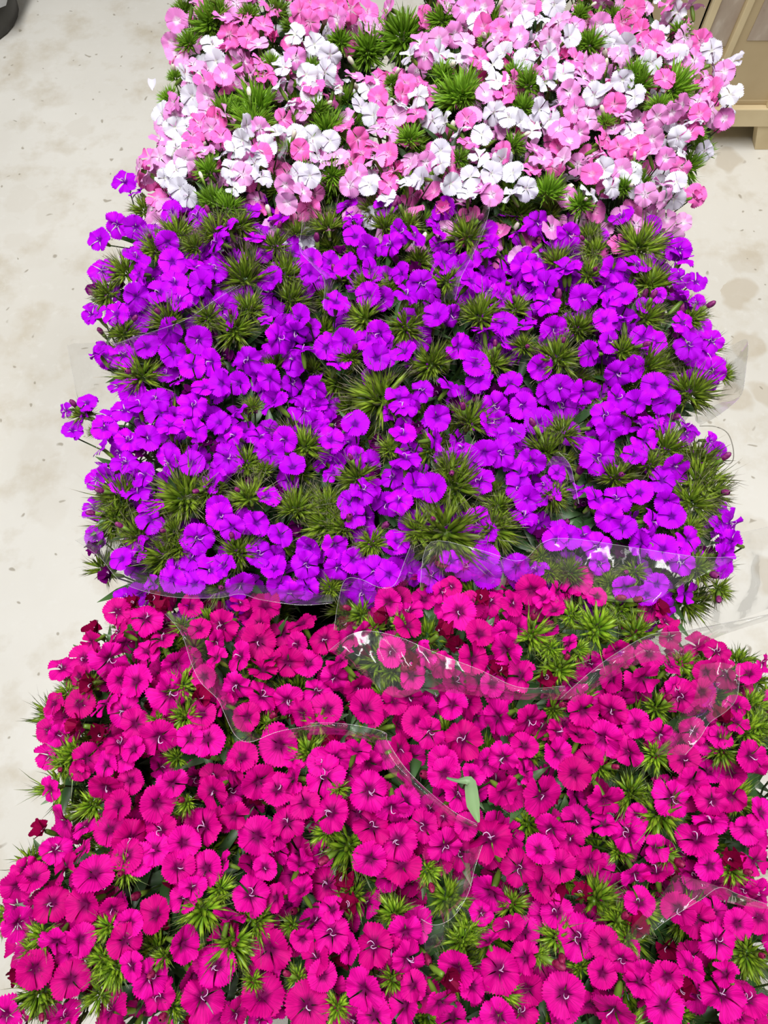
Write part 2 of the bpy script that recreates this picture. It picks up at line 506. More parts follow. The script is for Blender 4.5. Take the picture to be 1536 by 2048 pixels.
# ------------------------------------------------------------------ bunches: where each one's crown stands (centre and half-size read off the photo)
# row, centre x, centre y, half width, half height, crown height above the floor, label
BUNCHES = [
    ('P', 545, -15, 215, 75, 0.650, 'pink dianthus bunch at the far end of the row, loose and leafy'),
    ('P', 1090, -25, 320, 75, 0.655, 'pink and white dianthus bunch behind the big dome by the beige crate'),
    ('P', 540, 125, 205, 100, 0.645, 'leafy pink dianthus bunch with white blooms, behind the mossy green cushion'),
    ('P', 1130, 125, 345, 130, 0.675, 'broad dome of pink and white dianthus nearest the beige crate'),
    ('P', 500, 300, 220, 130, 0.650, 'pink and white dianthus bunch holding the round mossy green bud cushion'),
    ('P', 1040, 300, 365, 130, 0.665, 'dense pink dianthus bunch with white blooms overhanging the purple flowers'),
    ('V', 400, 560, 235, 190, 0.650, 'purple dianthus bunch with pale green tufts, touching the pink bunches'),
    ('V', 790, 560, 235, 190, 0.655, 'purple dianthus bunch with plastic folds on both sides, below pink blooms'),
    ('V', 1190, 610, 270, 230, 0.650, 'purple dianthus bunch whose crinkled sleeve hangs over the stained aisle'),
    ('V', 420, 950, 265, 245, 0.655, 'purple dianthus bunch with one flower stem sticking out over the floor'),
    ('V', 850, 960, 255, 225, 0.655, 'purple dianthus bunch with large green tufts between two other purple bunches'),
    ('V', 1255, 980, 245, 215, 0.655, 'purple dianthus bunch with big green spiky tuft on its aisle side'),
    ('M', 330, 1430, 285, 265, 0.655, 'rounded magenta dianthus bunch in curved clear sleeve beside the open floor'),
    ('M', 1010, 1275, 345, 135, 0.670, 'magenta dianthus bunch with bright green bud clusters, against the purple row'),
    ('M', 860, 1575, 400, 235, 0.655, 'dense magenta dianthus bunch with a loose grey-green leaf lying on it'),
    ('M', 1450, 1540, 225, 270, 0.650, 'magenta dianthus bunch under a draped film tail with leafy outer edge'),
    ('M', 260, 1860, 320, 230, 0.655, 'magenta dianthus bunch with swollen green buds and leafy gaps over floor'),
    ('M', 830, 1970, 360, 220, 0.655, 'magenta dianthus bunch with pale pistils, in front of the loose leaf'),
    ('M', 1370, 1970, 300, 230, 0.650, 'magenta dianthus bunch under a pinched twist of clear film'),
]
GROUPS = {'P': 'pink and white dianthus bunches', 'V': 'purple dianthus bunches', 'M': 'magenta dianthus bunches'}


class Bunch:
    pass


bunches = []
for row, cx, cy, rx, ry, zt, lab in BUNCHES:
    b = Bunch()
    b.row, b.zt, b.label = row, zt, lab
    b.c = at_z(cx, cy, zt)
    b.rx = (at_z(cx + rx, cy, zt) - at_z(cx - rx, cy, zt)).x / 2
    b.ry = (at_z(cx, cy - ry, zt) - at_z(cx, cy + ry, zt)).y / 2
    b.cy = at_z(cx, cy - ry, zt).y / 2 + at_z(cx, cy + ry, zt).y / 2
    b.c = Vector((b.c.x, b.cy, zt))
    b.items = []          # (kind, mesh, point, normal, scale, spin)
    bunches.append(b)


def rho(b, x, y):
    return math.hypot((x - b.c.x) / b.rx, (y - b.c.y) / b.ry)


def drop(q):
    return 0.028 * q * q if q <= 1 else 0.028 + 0.10 * (q - 1)


def crown(row, x, y):
    """height of the flower surface of a row, and the bunch it belongs to"""
    best, bb = -9, None
    for b in bunches:
        if b.row != row: continue
        z = b.zt - drop(rho(b, x, y))
        if z > best: best, bb = z, b
    return max(best, bb.zt - drop(1.7)), bb


def on_crown(row, px, py):
    z = 0.64
    for _ in range(9):
        p = at_z(px, py, z)
        zz, b = crown(row, p.x, p.y)
        z = 0.5 * z + 0.5 * zz
    p = at_z(px, py, z)
    return p, crown(row, p.x, p.y)[1]


def crown_normal(row, x, y):
    e = 0.012
    gx = (crown(row, x + e, y)[0] - crown(row, x - e, y)[0]) / (2 * e)
    gy = (crown(row, x, y + e)[0] - crown(row, x, y - e)[0]) / (2 * e)
    return Vector((-gx, -gy, 1)).normalized()


# ------------------------------------------------------------------ blooms and green clusters seen in the photo
# each list: window origin, then (x, y, size) in half pixels from that origin
PINK = [((0, 0), {
    'W': [(850, 180), (865, 245), (1180, 140), (1258, 180), (1320, 220), (1135, 270), (1225, 300), (1300, 290), (1335, 360), (1245, 385), (1115, 345),
          (770, 385), (650, 455), (765, 465), (700, 510), (705, 595), (705, 680), (660, 715), (725, 755), (755, 785), (890, 625), (925, 680), (970, 560), (940, 600),
          (985, 505), (1105, 530), (1185, 540), (1250, 550), (1060, 585), (1020, 655), (1045, 710), (1240, 705), (1195, 700), (1320, 565), (1265, 620),
          (935, 750), (1480, 360), (1440, 430), (1495, 465), (1150, 430), (1480, 740), (740, 300), (1010, 620)],
    'P': [(945, 15), (890, 75), (1035, 185), (710, 220), (775, 262), (975, 250), (895, 305), (1180, 235), (1415, 310), (830, 385), (695, 420), (835, 450),
          (850, 520), (640, 560), (640, 632), (600, 700), (1040, 515), (970, 700), (1140, 740), (1210, 770), (1360, 635), (1280, 650), (1500, 110), (1350, 75),
          (1190, 430), (1220, 450), (1150, 810), (1430, 700), (1400, 740), (1500, 640), (1510, 520), (710, 85), (770, 10), (660, 500), (700, 460), (820, 610), (900, 460), (740, 640), (560, 680)],
    'H': [(970, 85), (1050, 105), (995, 150), (920, 140), (905, 200), (1045, 255), (1255, 345), (815, 330), (770, 545), (885, 550), (775, 590), (600, 635),
          (1130, 480), (1045, 615), (1200, 600), (1290, 30), (1240, 90), (1400, 40), (1470, 50), (1510, 395), (1505, 320), (1430, 555), (1380, 520), (1060, 310),
          (1240, 20), (1340, 20), (1200, 50), (860, 480), (800, 500), (1080, 40), (1500, 590), (1450, 620)]},
    [(990, 380, 95), (1010, 440, 80), (930, 420, 70), (1465, 190, 85), (1350, 150, 50), (820, 60, 70), (740, 150, 50), (810, 655, 65), (850, 760, 70), (1300, 470, 70), (1000, 30, 50),
     (660, 380, 40), (1210, 660, 40), (1340, 690, 60), (920, 790, 60), (1250, 245, 40), (1090, 230, 40), (720, 20, 40), (690, 290, 30), (1300, 420, 50), (870, 20, 60), (1110, 20, 50), (1150, 570, 40)]),
    ((768, 0), {
        'W': [(105, 225), (220, 215), (290, 240), (435, 262), (480, 215), (375, 90), (560, 100), (600, 160), (660, 220), (740, 150), (890, 145), (970, 180),
              (1100, 135), (1065, 250), (1170, 225), (1310, 205), (1175, 50), (1310, 260), (1385, 380), (1395, 250), (955, 320), (645, 335), (715, 300), (450, 325),
              (560, 240), (620, 440), (590, 525), (660, 480), (500, 470), (440, 450), (545, 490), (245, 495), (305, 530), (390, 540), (225, 605), (230, 655),
              (380, 635), (90, 735), (150, 715), (335, 780), (345, 710), (430, 695), (515, 695), (570, 755), (510, 780), (140, 385), (60, 420), (880, 680),
              (820, 775), (908, 750), (990, 695), (1175, 550), (1240, 490), (1190, 620), (1170, 730), (990, 530), (880, 370), (840, 380), (1000, 390), (680, 20),
              (620, 80), (10, 800), (470, 640), (265, 735)],
        'P': [(165, 225), (220, 160), (145, 175), (350, 230), (440, 160), (540, 150), (660, 160), (765, 110), (865, 100), (940, 220), (1040, 200), (1130, 210),
              (1240, 245), (1200, 150), (1230, 20), (1280, 310), (1360, 290), (1300, 440), (1255, 410), (1195, 425), (840, 270), (795, 315), (650, 280), (405, 380),
              (165, 650), (105, 665), (390, 755), (50, 470), (15, 530), (350, 470), (740, 570), (600, 605), (630, 640), (840, 630), (945, 680), (1125, 635),
              (1070, 555), (1110, 740), (1045, 780), (1120, 800), (1090, 470), (1150, 450), (920, 520), (810, 480), (760, 440), (950, 460), (700, 420), (740, 370),
              (560, 20), (400, 30), (320, 40), (250, 20), (870, 20), (700, 90), (20, 35), (500, 50), (280, 140), (320, 170), (720, 640), (1340, 340), (780, 530), (700, 520), (1060, 620), (430, 780)],
        'H': [(380, 240), (400, 110), (1030, 125), (1265, 170), (1315, 360), (1120, 320), (760, 240), (510, 330), (480, 390), (340, 575), (585, 685), (130, 460),
              (15, 475), (885, 555), (940, 590), (830, 700), (1225, 535), (1180, 670), (920, 420), (160, 70), (1000, 40), (950, 90), (1080, 170), (20, 620), (40, 690),
              (1020, 590), (860, 590), (330, 480), (90, 340), (480, 610), (20, 740), (70, 380), (1140, 20), (460, 120), (1260, 460)]},
     [(280, 330, 90), (60, 110, 90), (560, 410, 50), (820, 140, 60), (590, 310, 60), (1205, 320, 80), (1030, 300, 60), (90, 520, 60), (670, 730, 75),
      (540, 560, 50), (410, 150, 40), (440, 60, 50), (240, 60, 60), (920, 50, 50), (800, 40, 40), (1200, 100, 40), (890, 465, 35), (320, 630, 40), (1110, 390, 50),
      (1270, 510, 40), (520, 260, 40), (1010, 660, 40), (30, 310, 35), (960, 740, 40), (780, 810, 50), (250, 280, 50), (340, 370, 50), (1000, 270, 50)])]
PURPLE = [((0, 0), [(500, 730), (560, 770), (470, 900), (545, 910), (400, 960), (790, 870), (690, 850), (720, 810), (1000, 780), (1070, 830), (1120, 880), (1000, 850), (910, 910),
                      (870, 970), (1020, 960), (670, 970), (1390, 830), (1410, 880), (1420, 950), (1470, 990), (1310, 800), (1490, 780)],
           [(700, 900, 60), (840, 900, 60), (600, 970, 60), (950, 880, 60), (1100, 960, 60), (1180, 900, 50), (1300, 870, 60), (1490, 820, 50), (560, 830, 50), (760, 970, 50)]),
          ((768, 0), [(190, 770, 120), (10, 830), (240, 840), (300, 850), (210, 920, 100), (590, 800), (610, 890), (540, 930), (640, 970), (500, 870), (740, 940), (950, 870), (1070, 905, 80),
                        (120, 950), (60, 930), (410, 930), (30, 980), (1180, 1000), (1130, 960, 60), (430, 990)],
           [(340, 910, 70), (500, 870, 50), (670, 840, 60), (1050, 950, 90), (830, 920, 60), (90, 870, 60), (700, 1010, 60), (830, 990, 50), (20, 880, 50)]),
          ((0, 512), [(410, 60), (545, 10), (545, 165), (470, 235), (560, 75, 80), (390, 240, 80), (690, 25), (810, 110), (780, 50), (1090, 95), (1240, 70, 70), (1480, 60), (1475, 155), (1345, 190),
                      (1390, 50), (915, 250), (890, 210), (690, 395), (795, 335), (495, 400), (590, 365), (400, 395, 80), (995, 415), (850, 425), (770, 440), (680, 300), (1200, 250), (1110, 330, 110),
                      (1210, 380), (1180, 300), (1350, 430), (1380, 340), (1505, 410), (1470, 335), (1520, 310), (1265, 525, 85), (1100, 590, 110), (1215, 620), (1140, 735), (525, 545), (620, 580),
                      (770, 600), (820, 530), (890, 510), (560, 600), (440, 650), (500, 620), (680, 680), (780, 700), (880, 670), (420, 690), (590, 730), (515, 740), (410, 770, 80), (290, 700, 80),
                      (350, 590, 80), (265, 620, 50), (440, 880), (500, 830), (580, 880), (680, 830), (770, 830), (910, 810, 110), (940, 720, 80), (860, 900), (1080, 790), (1170, 850), (1320, 740),
                      (1420, 675, 105), (1430, 800, 80), (1070, 965), (885, 1000), (1450, 940), (1400, 990), (490, 920), (550, 950), (600, 1010), (640, 630), (1080, 490), (960, 620, 70), (1060, 260, 60),
                      (640, 150), (700, 110), (1290, 680, 70), (340, 640, 60), (720, 180), (860, 60)],
           [(960, 40, 90), (1150, 60, 70), (470, 40, 60), (400, 150, 50), (650, 220, 75), (1000, 190, 70), (940, 290, 80), (500, 290, 60), (1190, 150, 70), (1460, 90, 50), (540, 450, 90), (1480, 530, 110),
            (1220, 730, 70), (1000, 810, 60), (690, 950, 100), (980, 930, 70), (450, 970, 80), (820, 940, 60), (1180, 970, 80), (1300, 970, 70), (1400, 870, 80), (330, 620, 40), (370, 690, 30),
            (1000, 590, 40), (1430, 240, 60), (1050, 850, 40), (1390, 400, 50), (820, 240, 50)]),
          ((768, 512), [(235, 30), (345, 105), (150, 110), (90, 160), (465, 160), (600, 70), (560, 40), (740, 50), (650, 120), (795, 165), (890, 200, 80), (960, 160), (910, 60), (1010, 40), (1190, 15),
                        (1180, 90, 80), (215, 245), (85, 385), (10, 410, 70), (5, 330, 50), (400, 300), (480, 275), (565, 285), (475, 345), (680, 290), (720, 60), (650, 190), (295, 360), (365, 435),
                        (380, 500), (620, 445), (700, 525), (795, 545), (825, 390), (895, 345, 80), (930, 470), (1030, 330), (1080, 350), (1220, 360), (1310, 340, 80), (1310, 460), (1195, 180),
                        (1190, 270, 80), (1250, 190, 60), (960, 260), (880, 260), (1080, 520), (1130, 585), (1010, 590), (930, 570), (260, 525), (155, 540, 80), (60, 570), (70, 610), (500, 510), (440, 600),
                        (555, 600), (620, 665, 100), (415, 670), (510, 710), (210, 650), (75, 715), (885, 640), (900, 690), (1060, 670), (1210, 685), (1040, 740), (1000, 800), (855, 805, 120), (590, 820),
                        (545, 870), (400, 785), (385, 900, 100), (90, 815, 110), (200, 735), (200, 930, 110), (60, 980), (690, 870, 60), (1110, 900), (1160, 840), (850, 980, 110), (570, 970), (540, 930),
                        (930, 975), (1020, 950), (650, 960), (1130, 980), (640, 920, 60), (120, 920), (470, 790), (990, 450), (1040, 200, 70), (1100, 160, 60), (1300, 740, 70), (1330, 780, 70)],
           [(250, 80, 50), (390, 200, 70), (530, 190, 50), (820, 50, 50), (1090, 230, 70), (1250, 240, 50), (1080, 70, 70), (170, 420, 75), (80, 290, 70), (700, 390, 75), (780, 270, 60), (980, 360, 60),
            (1080, 430, 80), (1250, 520, 90), (1375, 470, 40), (360, 620, 75), (720, 680, 60), (630, 750, 80), (930, 870, 70), (1150, 740, 80), (1270, 800, 80), (1310, 890, 95), (1260, 960, 80),
            (310, 910, 85), (260, 840, 60), (700, 960, 60), (20, 760, 50), (450, 400, 60), (560, 350, 50), (1070, 810, 50), (450, 1010, 60), (1340, 940, 70)]),
          ((0, 1024), [(605, 35), (560, 150, 100), (490, 190, 90), (790, 105, 110), (690, 270), (620, 290, 80), (770, 185), (840, 235), (780, 290), (930, 60), (1025, 45), (1120, 95), (960, 290, 110),
                       (900, 220), (1035, 170), (1100, 230), (1240, 140), (1225, 210), (1340, 130), (1410, 190, 100), (1350, 220), (1500, 240, 110), (1450, 320, 110), (1160, 320), (1230, 300), (880, 15), (1420, 15),
                       (1120, 290), (700, 230)],
           [(670, 60, 60), (650, 190, 80), (440, 20, 60), (520, 80, 60), (960, 150, 60), (1290, 40, 80), (1480, 130, 60), (720, 130, 60), (1360, 60, 60), (860, 310, 50), (1320, 290, 50)]),
          ((768, 1024), [(50, 120, 100), (20, 250, 100), (370, 30), (410, 90), (320, 220), (400, 180, 110), (270, 200), (410, 250, 110), (530, 220), (610, 235, 80), (690, 110, 100), (560, 20), (740, 100, 90),
                         (850, 140), (955, 65, 100), (1030, 125, 110), (1115, 150, 110), (1210, 110, 100), (1190, 200, 90), (1330, 60, 90), (1380, 40), (1350, 180, 100), (1390, 120), (1090, 290, 90),
                         (860, 210, 70), (960, 300, 100), (1050, 330, 80), (1150, 20), (1070, 40), (900, 20)],
           [(230, 90, 130), (480, 70, 90), (740, 220, 60), (1250, 40, 50), (1270, 220, 60), (620, 170, 40), (1000, 240, 50), (150, 60, 60), (900, 270, 50), (680, 250, 50), (1350, 325, 55)])]
MAGENTA = [((0, 1024), [(585, 430, 120), (435, 585, 125), (650, 515, 120), (700, 605, 130), (675, 725, 140), (480, 480, 110), (470, 400, 110), (550, 680, 130), (370, 520, 90), (340, 590, 110), (250, 630, 100),
                        (320, 655, 60), (320, 770, 110), (220, 770, 90), (480, 670, 100), (430, 770, 120), (500, 800, 120), (540, 850, 110), (640, 895, 140), (760, 380, 90), (890, 450, 120), (1060, 380, 120),
                        (1035, 520, 130), (960, 370, 80), (1040, 450, 100), (1210, 450, 110), (1190, 530, 90), (1150, 600, 120), (1090, 590, 80), (1235, 610, 110), (1300, 510, 110), (1365, 600, 120), (1340, 660, 100),
                        (965, 580, 110), (870, 590, 90), (1050, 640, 120), (950, 690, 110), (1045, 740, 120), (990, 820, 110), (1150, 750, 120), (1270, 720, 100), (1310, 790, 120), (1210, 800, 110), (1460, 790, 140),
                        (1430, 700, 110), (830, 910, 130), (760, 910, 100), (810, 810, 110), (1120, 930, 150), (1340, 980, 130), (1420, 960, 110), (970, 985, 120), (345, 985, 110), (480, 930, 110), (430, 1010, 100),
                        (500, 980, 110), (540, 950, 100), (1180, 1000, 90), (1280, 1000, 100), (590, 560, 90), (800, 470, 90), (860, 520, 90), (820, 660, 90), (290, 860, 90), (900, 770, 90), (1450, 480, 80), (230, 890, 80)],
            [(250, 980, 70), (830, 420, 50), (720, 440, 40), (740, 830, 60), (1230, 940, 70), (1260, 830, 60), (340, 710, 50), (700, 980, 50), (1500, 440, 50), (620, 840, 40), (1070, 830, 40), (260, 720, 40), (740, 680, 60), (1420, 400, 50), (240, 1010, 50)],
            [(610, 355), (670, 395), (790, 750), (540, 375), (370, 685), (400, 890), (330, 855)]),
           ((768, 1024), [(150, 270, 90), (300, 400, 130), (230, 320, 80), (270, 300, 80), (380, 490, 110), (350, 590, 130), (490, 550, 130), (480, 480, 100), (590, 310, 120), (690, 320, 80),
                          (770, 280, 120), (850, 340, 80), (510, 370, 100), (110, 655, 100), (30, 560, 110), (90, 460, 120), (20, 360, 110), (170, 570, 100), (240, 610, 100), (550, 660, 120), (740, 530, 80),
                          (930, 550, 100), (1070, 390, 90), (1120, 440, 100), (1140, 500, 90), (1030, 660, 130), (1060, 570, 100), (1140, 620, 100), (1185, 740, 120), (1160, 700, 90), (1370, 650, 110), (1290, 640, 90),
                          (1330, 560, 90), (1270, 720, 100), (460, 820, 140), (575, 830, 130), (275, 770, 110), (320, 910, 140), (240, 1000, 130), (690, 880, 100), (690, 970, 120), (790, 790, 130), (910, 790, 120),
                          (880, 900, 140), (940, 930, 110), (1010, 850, 110), (1100, 890, 100), (560, 940, 110), (480, 980, 110), (1240, 880, 100), (1290, 920, 100), (1340, 900, 100), (1460, 975, 120), (1410, 780, 90),
                          (1400, 840, 100), (1460, 650, 90), (1510, 600, 80), (780, 900, 110), (820, 990, 110), (130, 840, 110), (180, 880, 110), (60, 950, 110), (40, 760, 110), (430, 690, 100), (980, 960, 110),
                          (1200, 990, 110), (100, 740, 110), (680, 400, 90), (640, 350, 80)],
            [(840, 430, 100), (620, 490, 80), (960, 350, 90), (1010, 450, 70), (700, 620, 70), (1430, 570, 60), (1500, 750, 70), (1490, 880, 80), (1370, 970, 60), (690, 800, 50), (1110, 780, 60), (1090, 980, 60),
             (740, 400, 50), (1200, 600, 60), (30, 630, 50), (900, 320, 60), (60, 430, 40), (800, 560, 50), (660, 560, 60), (1500, 830, 60)],
            [(385, 350), (220, 490), (640, 660), (110, 600), (20, 425), (460, 640), (1090, 400), (1340, 840)]),
           ((0, 1536), [(425, 70, 130), (325, 5, 80), (205, 85, 90), (525, 50, 100), (855, 90, 120), (940, 15, 110), (625, 140, 130), (270, 210, 130), (350, 230, 110), (440, 250, 120), (520, 280, 130), (650, 250, 120),
                        (825, 235, 140), (730, 300, 120), (620, 330, 120), (510, 350, 120), (380, 430, 150), (270, 400, 120), (340, 330, 100), (220, 330, 110), (70, 470, 120), (140, 440, 110), (210, 540, 130),
                        (350, 540, 140), (70, 620, 120), (230, 690, 120), (320, 685, 110), (140, 800, 130), (285, 845, 130), (500, 690, 120), (600, 835, 130), (630, 590, 130), (725, 700, 130), (450, 970, 150),
                        (810, 920, 150), (1080, 720, 160), (1030, 270, 150), (1030, 50, 140), (1180, 40, 120), (1300, 30, 140), (1330, 180, 140), (1220, 140, 120), (1110, 90, 120), (1110, 270, 100), (1475, 90, 140),
                        (1490, 240, 130), (1480, 360, 130), (1150, 220, 120), (940, 190, 110), (830, 400, 130), (900, 380, 90), (710, 400, 120), (770, 480, 100), (740, 520, 110), (1000, 510, 130), (1060, 400, 90),
                        (1200, 390, 110), (1210, 500, 110), (910, 610, 120), (870, 790, 140), (1050, 920, 160), (1230, 950, 160), (1500, 710, 140), (1460, 880, 150), (1330, 660, 130), (1270, 760, 120), (1210, 680, 80),
                        (940, 980, 120), (640, 910, 110), (530, 790, 100), (260, 1000, 130), (30, 980, 140), (110, 1010, 120), (520, 620, 100), (560, 370, 120), (1330, 570, 100), (1400, 720, 110), (1290, 830, 110),
                        (1500, 990, 130), (480, 150, 110), (690, 60, 110), (1110, 520, 100), (450, 560, 100), (100, 400, 90)],
            [(790, 590, 90), (1050, 600, 70), (960, 740, 85), (880, 480, 60), (410, 640, 60), (430, 830, 80), (140, 680, 60), (340, 160, 60), (1370, 330, 100), (700, 960, 60), (1150, 640, 50), (1340, 960, 60),
             (470, 420, 50), (150, 930, 80), (380, 930, 60), (1360, 90, 40), (730, 150, 40), (1290, 250, 60), (1180, 830, 40), (110, 760, 50), (380, 770, 60), (1390, 510, 70), (1000, 860, 50), (640, 760, 50)],
            [(1370, 430), (1390, 560), (180, 250)]),
           ((768, 1536), [(625, 105, 150), (880, 120, 140), (760, 20, 120), (475, 90, 120), (290, 110, 120), (240, 200, 70), (240, 310, 120), (60, 290, 140), (30, 150, 120), (240, 20, 120), (430, 290, 160),
                          (435, 490, 150), (980, 260, 130), (1010, 190, 90), (670, 240, 120), (745, 280, 110), (700, 390, 130), (880, 230, 100), (820, 370, 110), (1150, 120, 130), (1250, 290, 140), (1310, 220, 120),
                          (1310, 130, 110), (1390, 110, 120), (1500, 180, 110), (1230, 50, 110), (1080, 320, 100), (1090, 420, 120), (1000, 420, 110), (690, 580, 120), (780, 680, 150), (620, 470, 120), (460, 810, 150),
                          (300, 800, 140), (500, 640, 110), (570, 760, 110), (420, 700, 80), (720, 900, 150), (870, 820, 110), (920, 960, 170), (460, 990, 140), (1020, 860, 110), (1120, 950, 140), (1130, 830, 120),
                          (1220, 800, 120), (1330, 690, 120), (1250, 600, 130), (1180, 560, 120), (1350, 910, 150), (1450, 930, 140), (1300, 390, 110), (1480, 480, 110), (1440, 480, 90), (1420, 990, 110), (1370, 830, 100),
                          (85, 650, 130), (90, 760, 130), (30, 720, 110), (120, 870, 110), (70, 390, 140), (90, 950, 140), (220, 930, 130), (350, 870, 110), (1480, 370, 110), (1020, 540, 110), (1450, 240, 110),
                          (1500, 600, 110), (1410, 620, 110), (540, 400, 120), (620, 330, 110), (350, 30, 100), (560, 20, 100), (160, 230, 110), (330, 230, 100), (390, 580, 80), (880, 700, 120), (950, 760, 100)],
            [(260, 520, 85), (890, 500, 90), (930, 600, 60), (680, 680, 70), (520, 540, 60), (1000, 80, 80), (1080, 170, 90), (310, 680, 70), (40, 850, 60), (500, 920, 60), (780, 780, 50), (730, 470, 40),
             (1410, 420, 50), (1460, 770, 80), (1140, 370, 50), (880, 10, 50), (180, 430, 50), (960, 680, 50), (350, 620, 60), (40, 560, 70), (640, 760, 40), (940, 330, 50)],
            [(790, 510), (680, 490), (1390, 370), (1010, 640), (240, 830)])]

to_cam_up = Vector((0, 0, 1))


def add_bloom(row, kind, px, py, dpx, meshes, lift=0.0, jit=0.50, up=0.35, b=None, p=None):
    if p is None:
        p, b = on_crown(row, px, py)
    d2 = (CAM - p).normalized()
    n = crown_normal(row, p.x, p.y) * 0.55 + Vector((0, 0, 1)) * up + d2 * 0.5
    n = n.normalized() + Vector((rnd.gauss(0, 1), rnd.gauss(0, 1), rnd.gauss(0, 0.5))) * jit
    n.normalize()
    p = p + (CAM - p).normalized() * lift
    size = dpx / 2 * project(p)[2] / F_PX if dpx else None
    b.items.append((kind, rnd.choice(meshes), p, n, size, rnd.uniform(0, 6.28)))
    return p


tops = {'P': [], 'V': [], 'M': []}
greens = {'P': [], 'V': [], 'M': []}


def add_cluster(row, ox, oy, t):
    px, py, r = ox + t[0] / 2, oy + t[1] / 2, t[2] / 2
    p, b = on_crown(row, px, py)
    rad = r * project(p)[2] / F_PX
    pos = p + (CAM - p).normalized() * (0.30 * rad + 0.002)
    n = (crown_normal(row, p.x, p.y) * 0.7 + Vector((0, 0, 1)) * 0.5 + Vector((rnd.gauss(0, 0.33), rnd.gauss(0, 0.33), 0))).normalized()
    b.items.append(('bud_cluster', rnd.choice(TUFT[row]), pos, n, rad / 0.02 * rnd.uniform(0.95, 1.12), rnd.uniform(0, 6.28)))
    greens[row].append((p.x, p.y, rad))
    # a few coloured buds stand in the cluster
    for _ in range(rnd.choice((0, 0, 0, 1, 1))):
        a, q = rnd.uniform(0, 6.28), rad * rnd.uniform(0.2, 0.8)
        n2 = (n + Vector((math.cos(a), math.sin(a), 0)) * 0.5).normalized()
        b.items.append(('bud', BUD[row], pos + Vector((math.cos(a) * q, math.sin(a) * q, rad * 0.5)), n2, rnd.uniform(0.6, 0.95), rnd.uniform(0, 6.28)))


for (ox, oy), cols, tf in PINK:
    for t in tf: add_cluster('P', ox, oy, t)
    for key in 'WPH':
        for t in cols[key]:
            p = add_bloom('P', 'flower', ox + t[0] / 2, oy + t[1] / 2, 92 if len(t) < 3 else t[2], FL[key], rnd.uniform(0, 0.010))
            tops['P'].append((p.x, p.y))
for (ox, oy), fl_, tf in PURPLE:
    for t in tf: add_cluster('V', ox, oy, t)
    for t in fl_:
        p = add_bloom('V', 'flower', ox + t[0] / 2, oy + t[1] / 2, (112 if len(t) < 3 else t[2] * 1.15) * (0.9 if oy < 500 else 1.0), FL['V'], rnd.uniform(0, 0.010))
        tops['V'].append((p.x, p.y))
for (ox, oy), fl_, tf, hf in MAGENTA:
    for t in tf: add_cluster('M', ox, oy, t)
    for t in hf:
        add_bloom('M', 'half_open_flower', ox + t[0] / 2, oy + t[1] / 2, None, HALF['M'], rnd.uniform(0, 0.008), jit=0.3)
    for t in fl_:
        p = add_bloom('M', 'flower', ox + t[0] / 2, oy + t[1] / 2, t[2] * 1.12, FL['M'], rnd.uniform(0, 0.010))
        tops['M'].append((p.x, p.y))

# blooms lower down that fill the crowns between the ones above, and the stretch below the picture's edge
SP = {'P': 0.0150, 'V': 0.0155, 'M': 0.0160}
for b in bunches:
    pts = []
    for _ in range(3000):
        a, q = rnd.uniform(0, 6.2832), math.sqrt(rnd.random()) * 1.1
        x, y = b.c.x + b.rx * q * math.cos(a), b.c.y + b.ry * q * math.sin(a)
        z, bb = crown(b.row, x, y)
        if bb is not b: continue
        if any((x - u) ** 2 + (y - w) ** 2 < SP[b.row] ** 2 for u, w in pts): continue
        px, py, dep = project(Vector((x, y, z)))
        inframe = -20 < px < IW + 20 and -20 < py < IH + 20
        if any((x - u) ** 2 + (y - w) ** 2 < (1.0 * r) ** 2 for u, w, r in greens[b.row]): continue
        if inframe and any((x - u) ** 2 + (y - w) ** 2 < 0.0075 ** 2 for u, w in tops[b.row]): continue
        pts.append((x, y))
        low = rnd.uniform(-0.048, -0.013) if inframe else rnd.uniform(-0.012, 0.004)
        p = Vector((x, y, z + low))
        k = rnd.random()
        if k < 0.62:
            if b.row == 'P':
                ms = FL[rnd.choice('WPPHHP')]
            else:
                ms = FL[b.row]
            add_bloom(b.row, 'flower', 0, 0, None, ms, 0, 0.45, b=b, p=p)
        elif k < 0.72:
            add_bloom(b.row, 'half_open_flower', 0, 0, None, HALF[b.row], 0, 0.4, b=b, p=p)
        elif k < 0.93:
            b.items.append(('bud_cluster', rnd.choice(TUFT[b.row]), p + Vector((0, 0, -0.012)),
                            Vector((rnd.gauss(0, 0.3), rnd.gauss(0, 0.3), 1)).normalized(), rnd.uniform(0.6, 0.95), rnd.uniform(0, 6.28)))
        else:
            b.items.append(('bud', BUD[b.row], p, Vector((rnd.gauss(0, 0.4), rnd.gauss(0, 0.4), 1)).normalized(), rnd.uniform(0.85, 1.2), 0))

# ------------------------------------------------------------------ build each bunch: empty > flower_stem > flower / bud / bud_cluster / leaf; plus its sleeve
ROWBASE = {}
for row in 'PVM':
    bs = [b for b in bunches if b.row == row]
    ROWBASE[row] = (sum(b.c.x for b in bs) / len(bs), (min(b.c.y - b.ry for b in bs) + max(b.c.y + b.ry for b in bs)) / 2)


def orient(n, spin):
    return Vector((0, 0, 1)).rotation_difference(n) @ Quaternion((0, 0, 1), spin)


